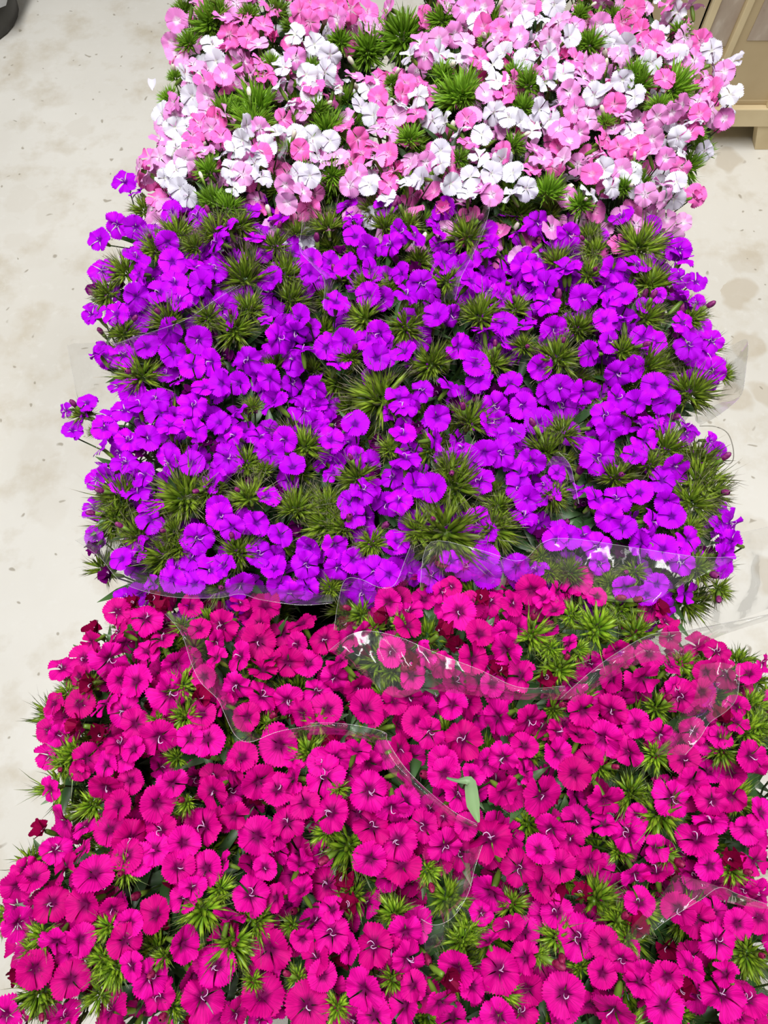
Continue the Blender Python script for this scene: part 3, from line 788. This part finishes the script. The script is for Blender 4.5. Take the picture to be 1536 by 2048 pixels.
FLAPS = {}
for bi, b in enumerate(bunches):
    rx, ry = ROWBASE[b.row]
    base = Vector((rx + (b.c.x - rx) * 0.66, ry + (b.c.y - ry) * 0.62, 0.022))
    b.base = base
    root = bpy.data.objects.new('dianthus_bunch', None)
    C.objects.link(root)
    root.location = base
    root.empty_display_size = 0.05
    tag(root, b.label, 'flower bunch', GROUPS[b.row])
    b.root = root
    k = max(4, len(b.items) // 11)
    cents = [it[2].copy() for it in rnd.sample(b.items, k)]
    for _ in range(5):
        cl = [[] for _ in cents]
        for it in b.items:
            cl[min(range(k), key=lambda i: (cents[i] - it[2]).length_squared)].append(it)
        cents = [sum((it[2] for it in g), Vector()) / len(g) if g else c for g, c in zip(cl, cents)]
    for g, c in zip(cl, cents):
        if not g: continue
        node = Vector((c.x, c.y, min(it[2].z for it in g) - 0.030))
        node.x += (base.x - node.x) * 0.06; node.y += (base.y - node.y) * 0.06
        lim = lambda q: max(-0.045, min(0.045, q * 0.22))
        foot = Vector((base.x + lim(c.x - base.x), base.y + lim(c.y - base.y), 0.026))
        mb = MB()
        axis = []
        for j in range(7):
            t = j / 6
            p = foot.lerp(node, t)
            s = max(0.0, (t - 0.5) / 0.5) ** 1.2      # upright inside the bucket, spreading above its rim
            p.x, p.y = foot.x + (node.x - foot.x) * s, foot.y + (node.y - foot.y) * s
            axis.append(p)
        mb.tube([p - base for p in axis], [0.0026, 0.0026, 0.0025, 0.0024, 0.0023, 0.0022, 0.0018], 5)
        for kind, me, p, n, sc, spin in g:
            s = (sc / 0.025 if kind == 'flower' and sc else (sc or 1.0)) if kind in ('flower',) else (sc or 1.0)
            tail = p - n * (0.0155 if kind in ('flower', 'half_open_flower') else 0.010) * s
            if kind == 'bud_cluster': tail = p - n * 0.026 * s
            mid = node.lerp(tail, 0.5) - Vector((0, 0, 0.15)) * (node - tail).length
            mb.tube([node - base, mid - base, tail - base], [0.0011, 0.0010, 0.0009], 3, cap=False)
        st = link('flower_stem', mb.mesh('flower_stem', [M['stem']]), root)
        for kind, me, p, n, sc, spin in g:
            o = link(kind, me, st, p - base)
            o.rotation_mode = 'QUATERNION'
            o.rotation_quaternion = orient(n, spin)
            s = (sc / 0.025 if sc else rnd.uniform(0.92, 1.08)) if kind == 'flower' else (sc or rnd.uniform(0.9, 1.1))
            if kind == 'flower': s = max(0.7, min(1.4, s))
            o.scale = (s, s, s) if kind != 'bud_cluster' else (s * rnd.uniform(0.85, 1.15), s * rnd.uniform(0.85, 1.15), s)
        for j in range(8):
            t = rnd.uniform(0.75, 0.998)
            q = axis[int(t * 6)].lerp(axis[min(6, int(t * 6) + 1)], t * 6 - int(t * 6))
            o = link('leaf', rnd.choice(LEAF), st, q - base)
            o.rotation_euler = (rnd.uniform(-0.4, 0.4), rnd.uniform(-1.0, -0.2), rnd.uniform(0, 6.28))
            s = rnd.uniform(0.7, 1.1)
            o.scale = (s, s, s)

# ------------------------------------------------------------------ clear plastic sleeves (one per bunch) with their loose flaps
# flap: bunch index, upper edge, lower edge as (pixel x, pixel y, height) of points on the film
FLAPLIST = [
    (9, [(150, 1080, .60), (200, 1115, .625), (245, 1165, .645), (330, 1192, .66), (430, 1196, .665), (480, 1188, .668), (520, 1199, .668), (600, 1210, .668), (665, 1206, .668)],
        [(195, 1060, .56), (240, 1090, .57), (280, 1130, .60), (340, 1150, .62), (430, 1165, .62), (480, 1165, .62), (520, 1170, .62), (600, 1180, .62), (660, 1190, .62)]),
    (10, [(668, 1260, .672), (676, 1205, .675), (690, 1160, .676), (720, 1158, .678), (760, 1175, .68), (790, 1168, .68), (812, 1115, .68), (822, 1090, .678)],
         [(720, 1270, .62), (700, 1215, .62), (700, 1190, .62), (730, 1195, .62), (760, 1210, .62), (800, 1190, .62), (840, 1150, .62), (850, 1110, .62)]),
    (11, [(840, 1175, .675), (860, 1085, .68), (960, 1100, .68), (1040, 1122, .68), (1085, 1085, .682), (1140, 1077, .682), (1280, 1097, .682), (1400, 1114, .68), (1478, 1113, .676)],
         [(870, 1170, .65), (880, 1150, .65), (960, 1165, .65), (1010, 1170, .65), (1060, 1160, .65), (1130, 1170, .655), (1200, 1200, .66), (1300, 1205, .665), (1302, 1204, .67)]),
    (12, [(330, 1228, .665), (362, 1265, .675), (382, 1325, .68), (402, 1365, .68), (435, 1398, .68), (448, 1425, .68), (470, 1470, .678), (500, 1484, .678), (560, 1462, .678), (640, 1450, .675)],
         [(380, 1235, .63), (410, 1270, .64), (425, 1330, .64), (445, 1345, .645), (450, 1380, .645), (480, 1410, .645), (500, 1450, .645), (520, 1470, .65), (560, 1480, .65), (640, 1475, .65)]),
    (13, [(657, 1302, .69), (700, 1270, .69), (740, 1262, .69), (800, 1275, .69), (870, 1305, .69), (960, 1340, .69), (1040, 1375, .685), (1130, 1372, .685)],
         [(665, 1305, .68), (720, 1345, .68), (790, 1395, .675), (850, 1380, .672), (900, 1385, .672), (980, 1395, .672), (1040, 1400, .675), (1130, 1400, .678)]),
    (13, [(1120, 1398, .682), (1180, 1345, .69), (1230, 1308, .69), (1300, 1270, .685), (1370, 1262, .67), (1430, 1250, .655), (1540, 1228, .64)],
         [(1150, 1405, .68), (1200, 1370, .68), (1260, 1335, .68), (1310, 1320, .675), (1350, 1320, .665), (1440, 1272, .65), (1540, 1240, .63)]),
    (14, [(620, 1446, .685), (670, 1446, .688), (720, 1452, .69), (770, 1465, .69), (775, 1482, .69), (810, 1535, .688), (860, 1585, .686), (910, 1625, .684), (955, 1648, .68)],
         [(620, 1470, .67), (680, 1470, .672), (720, 1478, .675), (745, 1485, .68), (752, 1490, .68), (780, 1545, .67), (840, 1600, .67), (900, 1640, .67), (950, 1660, .67)]),
    (14, [(965, 1690, .685), (950, 1735, .69), (935, 1790, .69), (905, 1835, .688), (870, 1850, .686), (842, 1838, .684)],
         [(930, 1700, .665), (925, 1740, .665), (905, 1790, .665), (880, 1815, .665), (890, 1880, .665), (850, 1910, .66)]),
    (15, [(1480, 1330, .665), (1475, 1390, .67), (1455, 1420, .675), (1420, 1445, .68), (1400, 1475, .68), (1370, 1510, .68)],
         [(1400, 1330, .65), (1390, 1390, .655), (1380, 1410, .66), (1360, 1430, .66), (1340, 1470, .66), (1310, 1510, .66)]),
    (15, [(1310, 1860, .685), (1335, 1840, .69), (1400, 1800, .69), (1440, 1775, .69), (1480, 1790, .68), (1545, 1812, .67)],
         [(1240, 1900, .67), (1260, 1860, .67), (1330, 1780, .67), (1360, 1750, .675), (1440, 1800, .67), (1545, 1824, .66)]),
    (8, [(1450, 700, .62), (1494, 680, .61), (1492, 730, .60), (1482, 790, .59), (1440, 828, .58), (1400, 850, .58)],
        [(1440, 720, .58), (1455, 740, .56), (1450, 760, .55), (1440, 790, .54), (1410, 810, .54), (1370, 830, .54)]),
    (7, [(606, 425, .67), (603, 460, .675), (600, 500, .672), (625, 530, .67), (648, 560, .67), (646, 620, .67)],
        [(625, 430, .64), (625, 465, .64), (620, 505, .64), (640, 540, .64), (665, 565, .64), (662, 620, .64)]),
    (8, [(982, 405, .675), (968, 460, .68), (945, 510, .678), (922, 555, .675), (910, 600, .67)],
        [(965, 420, .64), (955, 465, .64), (935, 510, .64), (905, 560, .64), (885, 605, .64)]),
    (6, [(225, 690, .66), (290, 668, .668), (370, 640, .672), (430, 600, .672), (480, 570, .67)],
        [(240, 710, .63), (300, 690, .63), (380, 655, .635), (440, 615, .635), (490, 585, .635)]),
    (11, [(1118, 905, .68), (1140, 930, .685), (1150, 970, .685), (1158, 1008, .68)],
         [(1090, 935, .655), (1132, 940, .665), (1142, 980, .67), (1152, 1012, .67)]),
    (11, [(1395, 1085, .52), (1450, 1070, .52), (1500, 1062, .52), (1550, 1050, .52)],
         [(1350, 1240, .48), (1420, 1255, .47), (1490, 1235, .47), (1550, 1212, .47)]),
    (9, [(135, 690, .46), (148, 760, .46), (160, 820, .46), (175, 870, .46)],
        [(235, 690, .52), (240, 750, .52), (235, 800, .52), (225, 850, .52)]),
    (4, [(560, 250, .67), (575, 290, .672), (570, 320, .672), (590, 350, .67)],
        [(550, 250, .64), (555, 290, .64), (552, 325, .64), (572, 352, .64)]),
]


def resample(P, n):
    out = []
    for i in range(n):
        t = i / (n - 1) * (len(P) - 1)
        k = min(int(t), len(P) - 2)
        u = t - k
        p0, p1, p2, p3 = P[max(k - 1, 0)], P[k], P[k + 1], P[min(k + 2, len(P) - 1)]
        out.append(0.5 * ((2 * p1) + (p2 - p0) * u + (2 * p0 - 5 * p1 + 4 * p2 - p3) * u * u + (3 * p1 - p0 - 3 * p2 + p3) * u ** 3))
    return out


for bi, b in enumerate(bunches):
    mb = MB()
    n = 56
    rows = []
    sd = bi * 7.3
    for j in range(8):
        t = j / 7
        row = []
        for i in range(n):
            a = 2 * math.pi * i / n
            w = noise.noise(Vector((math.cos(a) * 2.2, math.sin(a) * 2.2, sd)))
            fold = 0.012 * math.sin(a * 9 + sd) * (1 - 0.3 * t)
            x = b.c.x + b.rx * 1.0 * (1 + 0.05 * w) * math.cos(a) + math.cos(a) * fold
            y = b.c.y + b.ry * 1.0 * (1 + 0.05 * w) * math.sin(a) + math.sin(a) * fold
            ztop = crown(b.row, x, y)[0] - 0.045 + 0.012 * w
            zz = 0.10 + (ztop - 0.10) * t
            s = max(0.0, (zz - 0.30) / (ztop - 0.30)) ** 1.15
            bx, by = b.base.x + 0.045 * math.cos(a), b.base.y + 0.045 * math.sin(a)
            row.append(Vector((bx + (x - bx) * s, by + (y - by) * s, 0.10 + (ztop - 0.10) * t)) - b.base)
        rows.append(row)
    mb.grid(rows, 0, closed=True)
    for fi, top, bot in FLAPLIST:
        if fi != bi: continue
        T = resample([at_z(*p) for p in top], 40)
        B = resample([at_z(*p) for p in bot], 40)
        rows = []
        for j in range(7):
            t = j / 6
            row = []
            for i in range(40):
                p = T[i].lerp(B[i], t)
                p.z += 0.009 * noise.noise(p * 45) * (0.35 + math.sin(math.pi * t)) + 0.006 * math.sin(math.pi * t)
                row.append(p - b.base)
            rows.append(row)
        mb.grid(rows, 2)
        mb.tube([p - b.base for p in T], 0.0002, 4, 1)
    link('plastic_sleeve', mb.mesh('plastic_sleeve', [M['film'], M['film_edge'], M['film_flap']]), b.root)

# ------------------------------------------------------------------ the mass of stem leaves inside each bunch, below the blooms
for bi, b in enumerate(bunches):
    mb = MB()
    for _ in range(int(9000 * b.rx * b.ry * math.pi) + 120):
        a, q = rnd.uniform(0, 6.2832), math.sqrt(rnd.random()) * 0.96
        dz = rnd.uniform(0.045, 0.15)
        f = 1 - dz * 1.1
        p = Vector((b.c.x + b.rx * q * f * math.cos(a), b.c.y + b.ry * q * f * math.sin(a), b.zt - drop(q) - dz)) - b.base
        az, el = rnd.uniform(0, 6.28), rnd.uniform(-0.3, 0.9)
        d = Vector((math.cos(az) * math.cos(el), math.sin(az) * math.cos(el), math.sin(el)))
        sd = Vector((-math.sin(az), math.cos(az), 0))
        up = d.cross(sd)
        Lf, Wf = rnd.uniform(0.04, 0.065), rnd.uniform(0.004, 0.0065)
        rows = []
        for v, w in ((0, 0.35), (0.3, 0.95), (0.65, 0.8), (1, 0.03)):
            c = p + d * Lf * v - Vector((0, 0, 0.3 * Lf * v * v))
            rows.append([c - sd * Wf * w, c + up * Wf * 0.3 * w, c + sd * Wf * w])
        mb.grid(rows, 0)
    tag(link('foliage', mb.mesh('foliage', [M['leaf']]), b.root), kind='stuff')

# ------------------------------------------------------------------ buckets under the three rows
BL = {'P': 'black plastic flower bucket holding the pink and white bunches', 'V': 'black plastic flower bucket holding the purple bunches',
      'M': 'black plastic flower bucket holding the magenta bunches'}
for row in 'PVM':
    bs = [b for b in bunches if b.row == row]
    x0, x1 = min(b.base.x for b in bs) - 0.10, max(b.base.x for b in bs) + 0.10
    y0, y1 = min(b.base.y for b in bs) - 0.085, max(b.base.y for b in bs) + 0.085
    cx, cy, hx, hy = (x0 + x1) / 2, (y0 + y1) / 2, (x1 - x0) / 2, (y1 - y0) / 2

    def rr(hx, hy, z, rad=0.05, seg=6):
        pts = []
        for qx, qy, a0 in ((1, 1, 0), (-1, 1, 90), (-1, -1, 180), (1, -1, 270)):
            for s in range(seg + 1):
                a = math.radians(a0 + 90 * s / seg)
                pts.append((qx * (hx - rad) + rad * math.cos(a), qy * (hy - rad) + rad * math.sin(a), z))
        return pts
    mb = MB()
    mb.grid([rr(0.02, 0.02, 0.001, 0.01), rr(hx - 0.012, hy - 0.012, 0.001), rr(hx, hy, 0.30), rr(hx - 0.004, hy - 0.004, 0.30), rr(hx - 0.016, hy - 0.016, 0.008), rr(0.02, 0.02, 0.008, 0.01)], 0, closed=True)
    k = len(mb.v) // 6
    mb.f.append(tuple(range(k - 1, -1, -1))); mb.m.append(0)
    mb.f.append(tuple(range(5 * k, 6 * k))); mb.m.append(0)
    root = link('flower_bucket', None, None, (cx, cy, 0))
    tag(root, BL[row], 'bucket', 'flower buckets')
    link('body', mb.mesh('bucket_body', [M['bucket']]), root)
    mb = MB()
    mb.grid([rr(hx + 0.001, hy + 0.001, 0.282), rr(hx + 0.012, hy + 0.012, 0.284), rr(hx + 0.012, hy + 0.012, 0.302), rr(hx + 0.001, hy + 0.001, 0.302), rr(hx + 0.001, hy + 0.001, 0.282)], 0, closed=True)
    link('rim', mb.mesh('bucket_rim', [M['bucket']]), root)

# ------------------------------------------------------------------ beige crate on feet at the right
cr = plain_mat('beige_crate_plastic', srgb(196, 176, 138), 0.5, 0.4, 7, srgb(184, 162, 124))
cr2 = plain_mat('cream_crate_rib', srgb(222, 204, 164), 0.5, 0.4, 9, srgb(208, 188, 148))
lbm, nt, N, L, P, out = new_mat('faded_label_print')
tc = N.new('ShaderNodeTexCoord')
mp = N.new('ShaderNodeMapping'); mp.inputs['Scale'].default_value = (22, 1, 9); L.new(tc.outputs['Object'], mp.inputs[0])
nz = N.new('ShaderNodeTexNoise'); nz.inputs['Scale'].default_value = 1.6; nz.inputs['Detail'].default_value = 5; L.new(mp.outputs[0], nz.inputs['Vector'])
L.new(ramp(N, L, nz.outputs[0], [(0.33, srgb(120, 98, 80)), (0.44, srgb(172, 154, 138)), (0.62, srgb(182, 166, 150)), (0.75, srgb(204, 192, 178))]), P.inputs['Base Color'])
P.inputs['Roughness'].default_value = 0.6
YF = 1.50                                # front face
fx = lambda px, py: (ray(px, py) * (YF / ray(px, py).y)).x
fz = lambda py: (CAM + ray(1470, py) * (YF / ray(1470, py).y)).z
X0 = fx(1424, 5)
X1 = X0 + 0.50
ZB, ZT, ZH = fz(248), fz(213), 0.62
root = link('plastic_crate', None, None, ((X0 + X1) / 2, YF + 0.18, 0))
tag(root, 'beige plastic crate on cut-out feet with faded labels, standing in the aisle', 'crate')
off = Vector(((X0 + X1) / 2, YF + 0.18, 0))


def crate_part(name, mats, boxes, label=None):
    mb = MB()
    for c, d in boxes:
        mb.box((c[0] - off.x, c[1] - off.y, c[2]), d)
    o = link(name, mb.mesh(name, mats, False), root)
    if name != 'label':
        bv = o.modifiers.new('bevel', 'BEVEL'); bv.width = 0.002; bv.segments = 2
    if label: o['label'] = label
    return o


W = X1 - X0
XC = (X0 + X1) / 2
crate_part('body', [cr], [((XC, YF + 0.012, (ZT + ZH) / 2), (W, 0.012, ZH - ZT)), ((XC, YF + 0.348, (ZT + ZH) / 2), (W, 0.012, ZH - ZT)),
                          ((X0 + 0.006, YF + 0.18, (ZT + ZH) / 2), (0.012, 0.348, ZH - ZT)), ((X1 - 0.006, YF + 0.18, (ZT + ZH) / 2), (0.012, 0.348, ZH - ZT)),
                          ((XC, YF + 0.18, ZT + 0.006), (W, 0.35, 0.012))])
crate_part('base_band', [cr2], [((XC, YF + 0.18, (ZB + ZT) / 2), (W + 0.02, 0.38, ZT - ZB))], 'pale base band')
xr0 = xr1 = fx(1480, 50)
for xx in (X0 + 0.009, xr1, xr1 + 0.145, X1 - 0.009):
    crate_part('rib', [cr2], [((xx, YF + 0.001, (ZT + ZH) / 2), (0.014, 0.014, ZH - ZT))])
crate_part('rim', [cr2], [((XC, YF, ZH), (W + 0.02, 0.03, 0.02)), ((XC, YF + 0.36, ZH), (W + 0.02, 0.03, 0.02)), ((X0, YF + 0.18, ZH), (0.03, 0.36, 0.02)), ((X1, YF + 0.18, ZH), (0.03, 0.36, 0.02))])
# tapering feet, the gap between them open to the floor
for sx in (0, 1):
    for yy in (YF - 0.005, YF + 0.345):
        mb = MB()
        xa = (X0 - 0.01) if sx == 0 else fx(1514, 250)
        xb = X0 + 0.08 if sx == 0 else X1 + 0.01
        t0, t1 = (0.0, -0.02) if sx == 0 else (0.022, 0.0)
        pr = [(xa + t0, 0.0005), (xb + t1, 0.0005), (xb, ZB), (xa, ZB)]
        ring = [(x - off.x, yy - off.y, z) for x, z in pr] + [(x - off.x, yy - off.y + 0.03, z) for x, z in pr]
        mb.v, mb.a = ring, [(0, 0, 0)] * 8
        mb.f = [(0, 1, 2, 3), (7, 6, 5, 4), (0, 4, 5, 1), (1, 5, 6, 2), (2, 6, 7, 3), (3, 7, 4, 0)]
        mb.m = [0] * 6
        link('foot', mb.mesh('foot', [cr2], False), root)
for pa, pb, zb in ((1424, 1448, fz(96)), (1492, 1545, fz(84))):
    xa, xb = (X0 + 0.020, xr1 - 0.009) if pa == 1424 else (xr1 + 0.030, xr1 + 0.125)
    crate_part('label', [lbm], [(((xa + xb) / 2, YF + 0.0052, (zb + 0.5) / 2), (xb - xa, 0.0016, 0.5 - zb))], 'faded brownish paper label')

# ------------------------------------------------------------------ dark tub with a plastic-wrapped load at the far left
p0 = at_z(18, 75, 0)
root = link('dark_tub', None, None, (p0.x - 0.135, p0.y + 0.075, 0))
tag(root, 'dark grey tub lined with crumpled plastic standing on the concrete floor', 'tub')
mb = MB()
n = 28
ring = lambda r, z: [(r * math.cos(2 * math.pi * i / n), r * math.sin(2 * math.pi * i / n), z) for i in range(n)]
mb.grid([ring(0.01, 0.005), ring(0.145, 0.005), ring(0.150, 0.03), ring(0.160, 0.11), ring(0.153, 0.11), ring(0.14, 0.02), ring(0.01, 0.02)], 0, closed=True)
link('body', mb.mesh('tub_body', [plain_mat('charcoal_tub', srgb(52, 50, 46), 0.5)]), root)
mb = MB()
rows = []
for j in range(9):
    t = j / 8
    row = []
    for i in range(44):
        a = 2 * math.pi * i / 44
        r = 0.168 + 0.05 * math.sin(t * 2.4) + 0.022 * noise.noise(Vector((math.cos(a) * 3, math.sin(a) * 3, t * 5))) + 0.012 * math.sin(a * 11)
        row.append((r * math.cos(a), r * math.sin(a), 0.085 + 0.30 * t + 0.012 * noise.noise(Vector((a * 2, t, 3)))))
    rows.append(row)
mb.grid(rows, 0, closed=True)
link('plastic_liner', mb.mesh('plastic_liner', [plain_mat('milky_liner', srgb(196, 200, 204), 0.25, 0.6, 14, srgb(160, 164, 168))]), root)

# ------------------------------------------------------------------ loose bits
# a withered leaf lying over the magenta blooms
mb = MB()
pts = [(893, 1556, .690), (915, 1562, .694), (938, 1562, .697), (942, 1580, .694), (946, 1610, .690), (957, 1645, .684)]
wid = [0.0008, 0.0014, 0.0034, 0.0046, 0.0048, 0.0008]
ax = resample([at_z(*p) for p in pts], 16)
rows = []
for i, p in enumerate(ax):
    t = (ax[min(i + 1, 15)] - ax[max(i - 1, 0)]).normalized()
    k = i / 15 * 5
    w = wid[int(min(k, 4))] * (1 - (k - int(min(k, 4)))) + wid[int(min(k, 4)) + 1] * (k - int(min(k, 4)))
    s = t.cross(Vector((0, 0.2, 1))).normalized()
    rows.append([p - ax[8] + s * w * u + Vector((0, 0, 0.002 * abs(u))) for u in (-1, -0.5, 0, 0.5, 1)])
mb.grid(rows, 0)
tag(link('loose_leaf', mb.mesh('loose_leaf', [green_mat('withered_leaf', [(0, srgb(120, 150, 110)), (1, srgb(140, 176, 120))], 0.5, 0.0)]), None, ax[8]),
    'bent grey-green leaf lying loose on the magenta flowers', 'leaf')
# a white petal caught at the edge of the pink row
mb = MB()
p = on_crown('P', 305, 181)[0]
rows = []
for j in range(7):
    v = j / 6
    rows.append([Vector((u * 0.0055 * (0.25 + 0.75 * math.sin(v * 2.2)), 0.012 * v, 0.007 * v + 0.002 * u * u)) for u in (-1, -0.6, -0.2, 0.2, 0.6, 1)])
mb.grid(rows, 0, [[(u, 0.6 + v / 20, 0) for u in range(6)] for v in range(7)])
tag(link('loose_petal', mb.mesh('loose_petal', [M['white']]), None, p), 'single white petal caught at the edge of the pink row', 'petal')
# a loose curl of clear thread lying at the right-hand aisle
pp = [(1400, 852, .42), (1430, 853, .40), (1455, 866, .38), (1466, 895, .36), (1466, 920, .34), (1455, 928, .33), (1440, 918, .34), (1425, 905, .36), (1400, 880, .40)]
T = resample([at_z(*q) for q in pp], 40)
mb = MB()
mb.tube([q - bunches[11].base for q in T], 0.0007, 5)
o = link('binding_thread', mb.mesh('binding_thread', [plain_mat('grey_thread', srgb(176, 172, 160), 0.4)]), bunches[11].root)
o['label'] = 'thin grey binding thread'
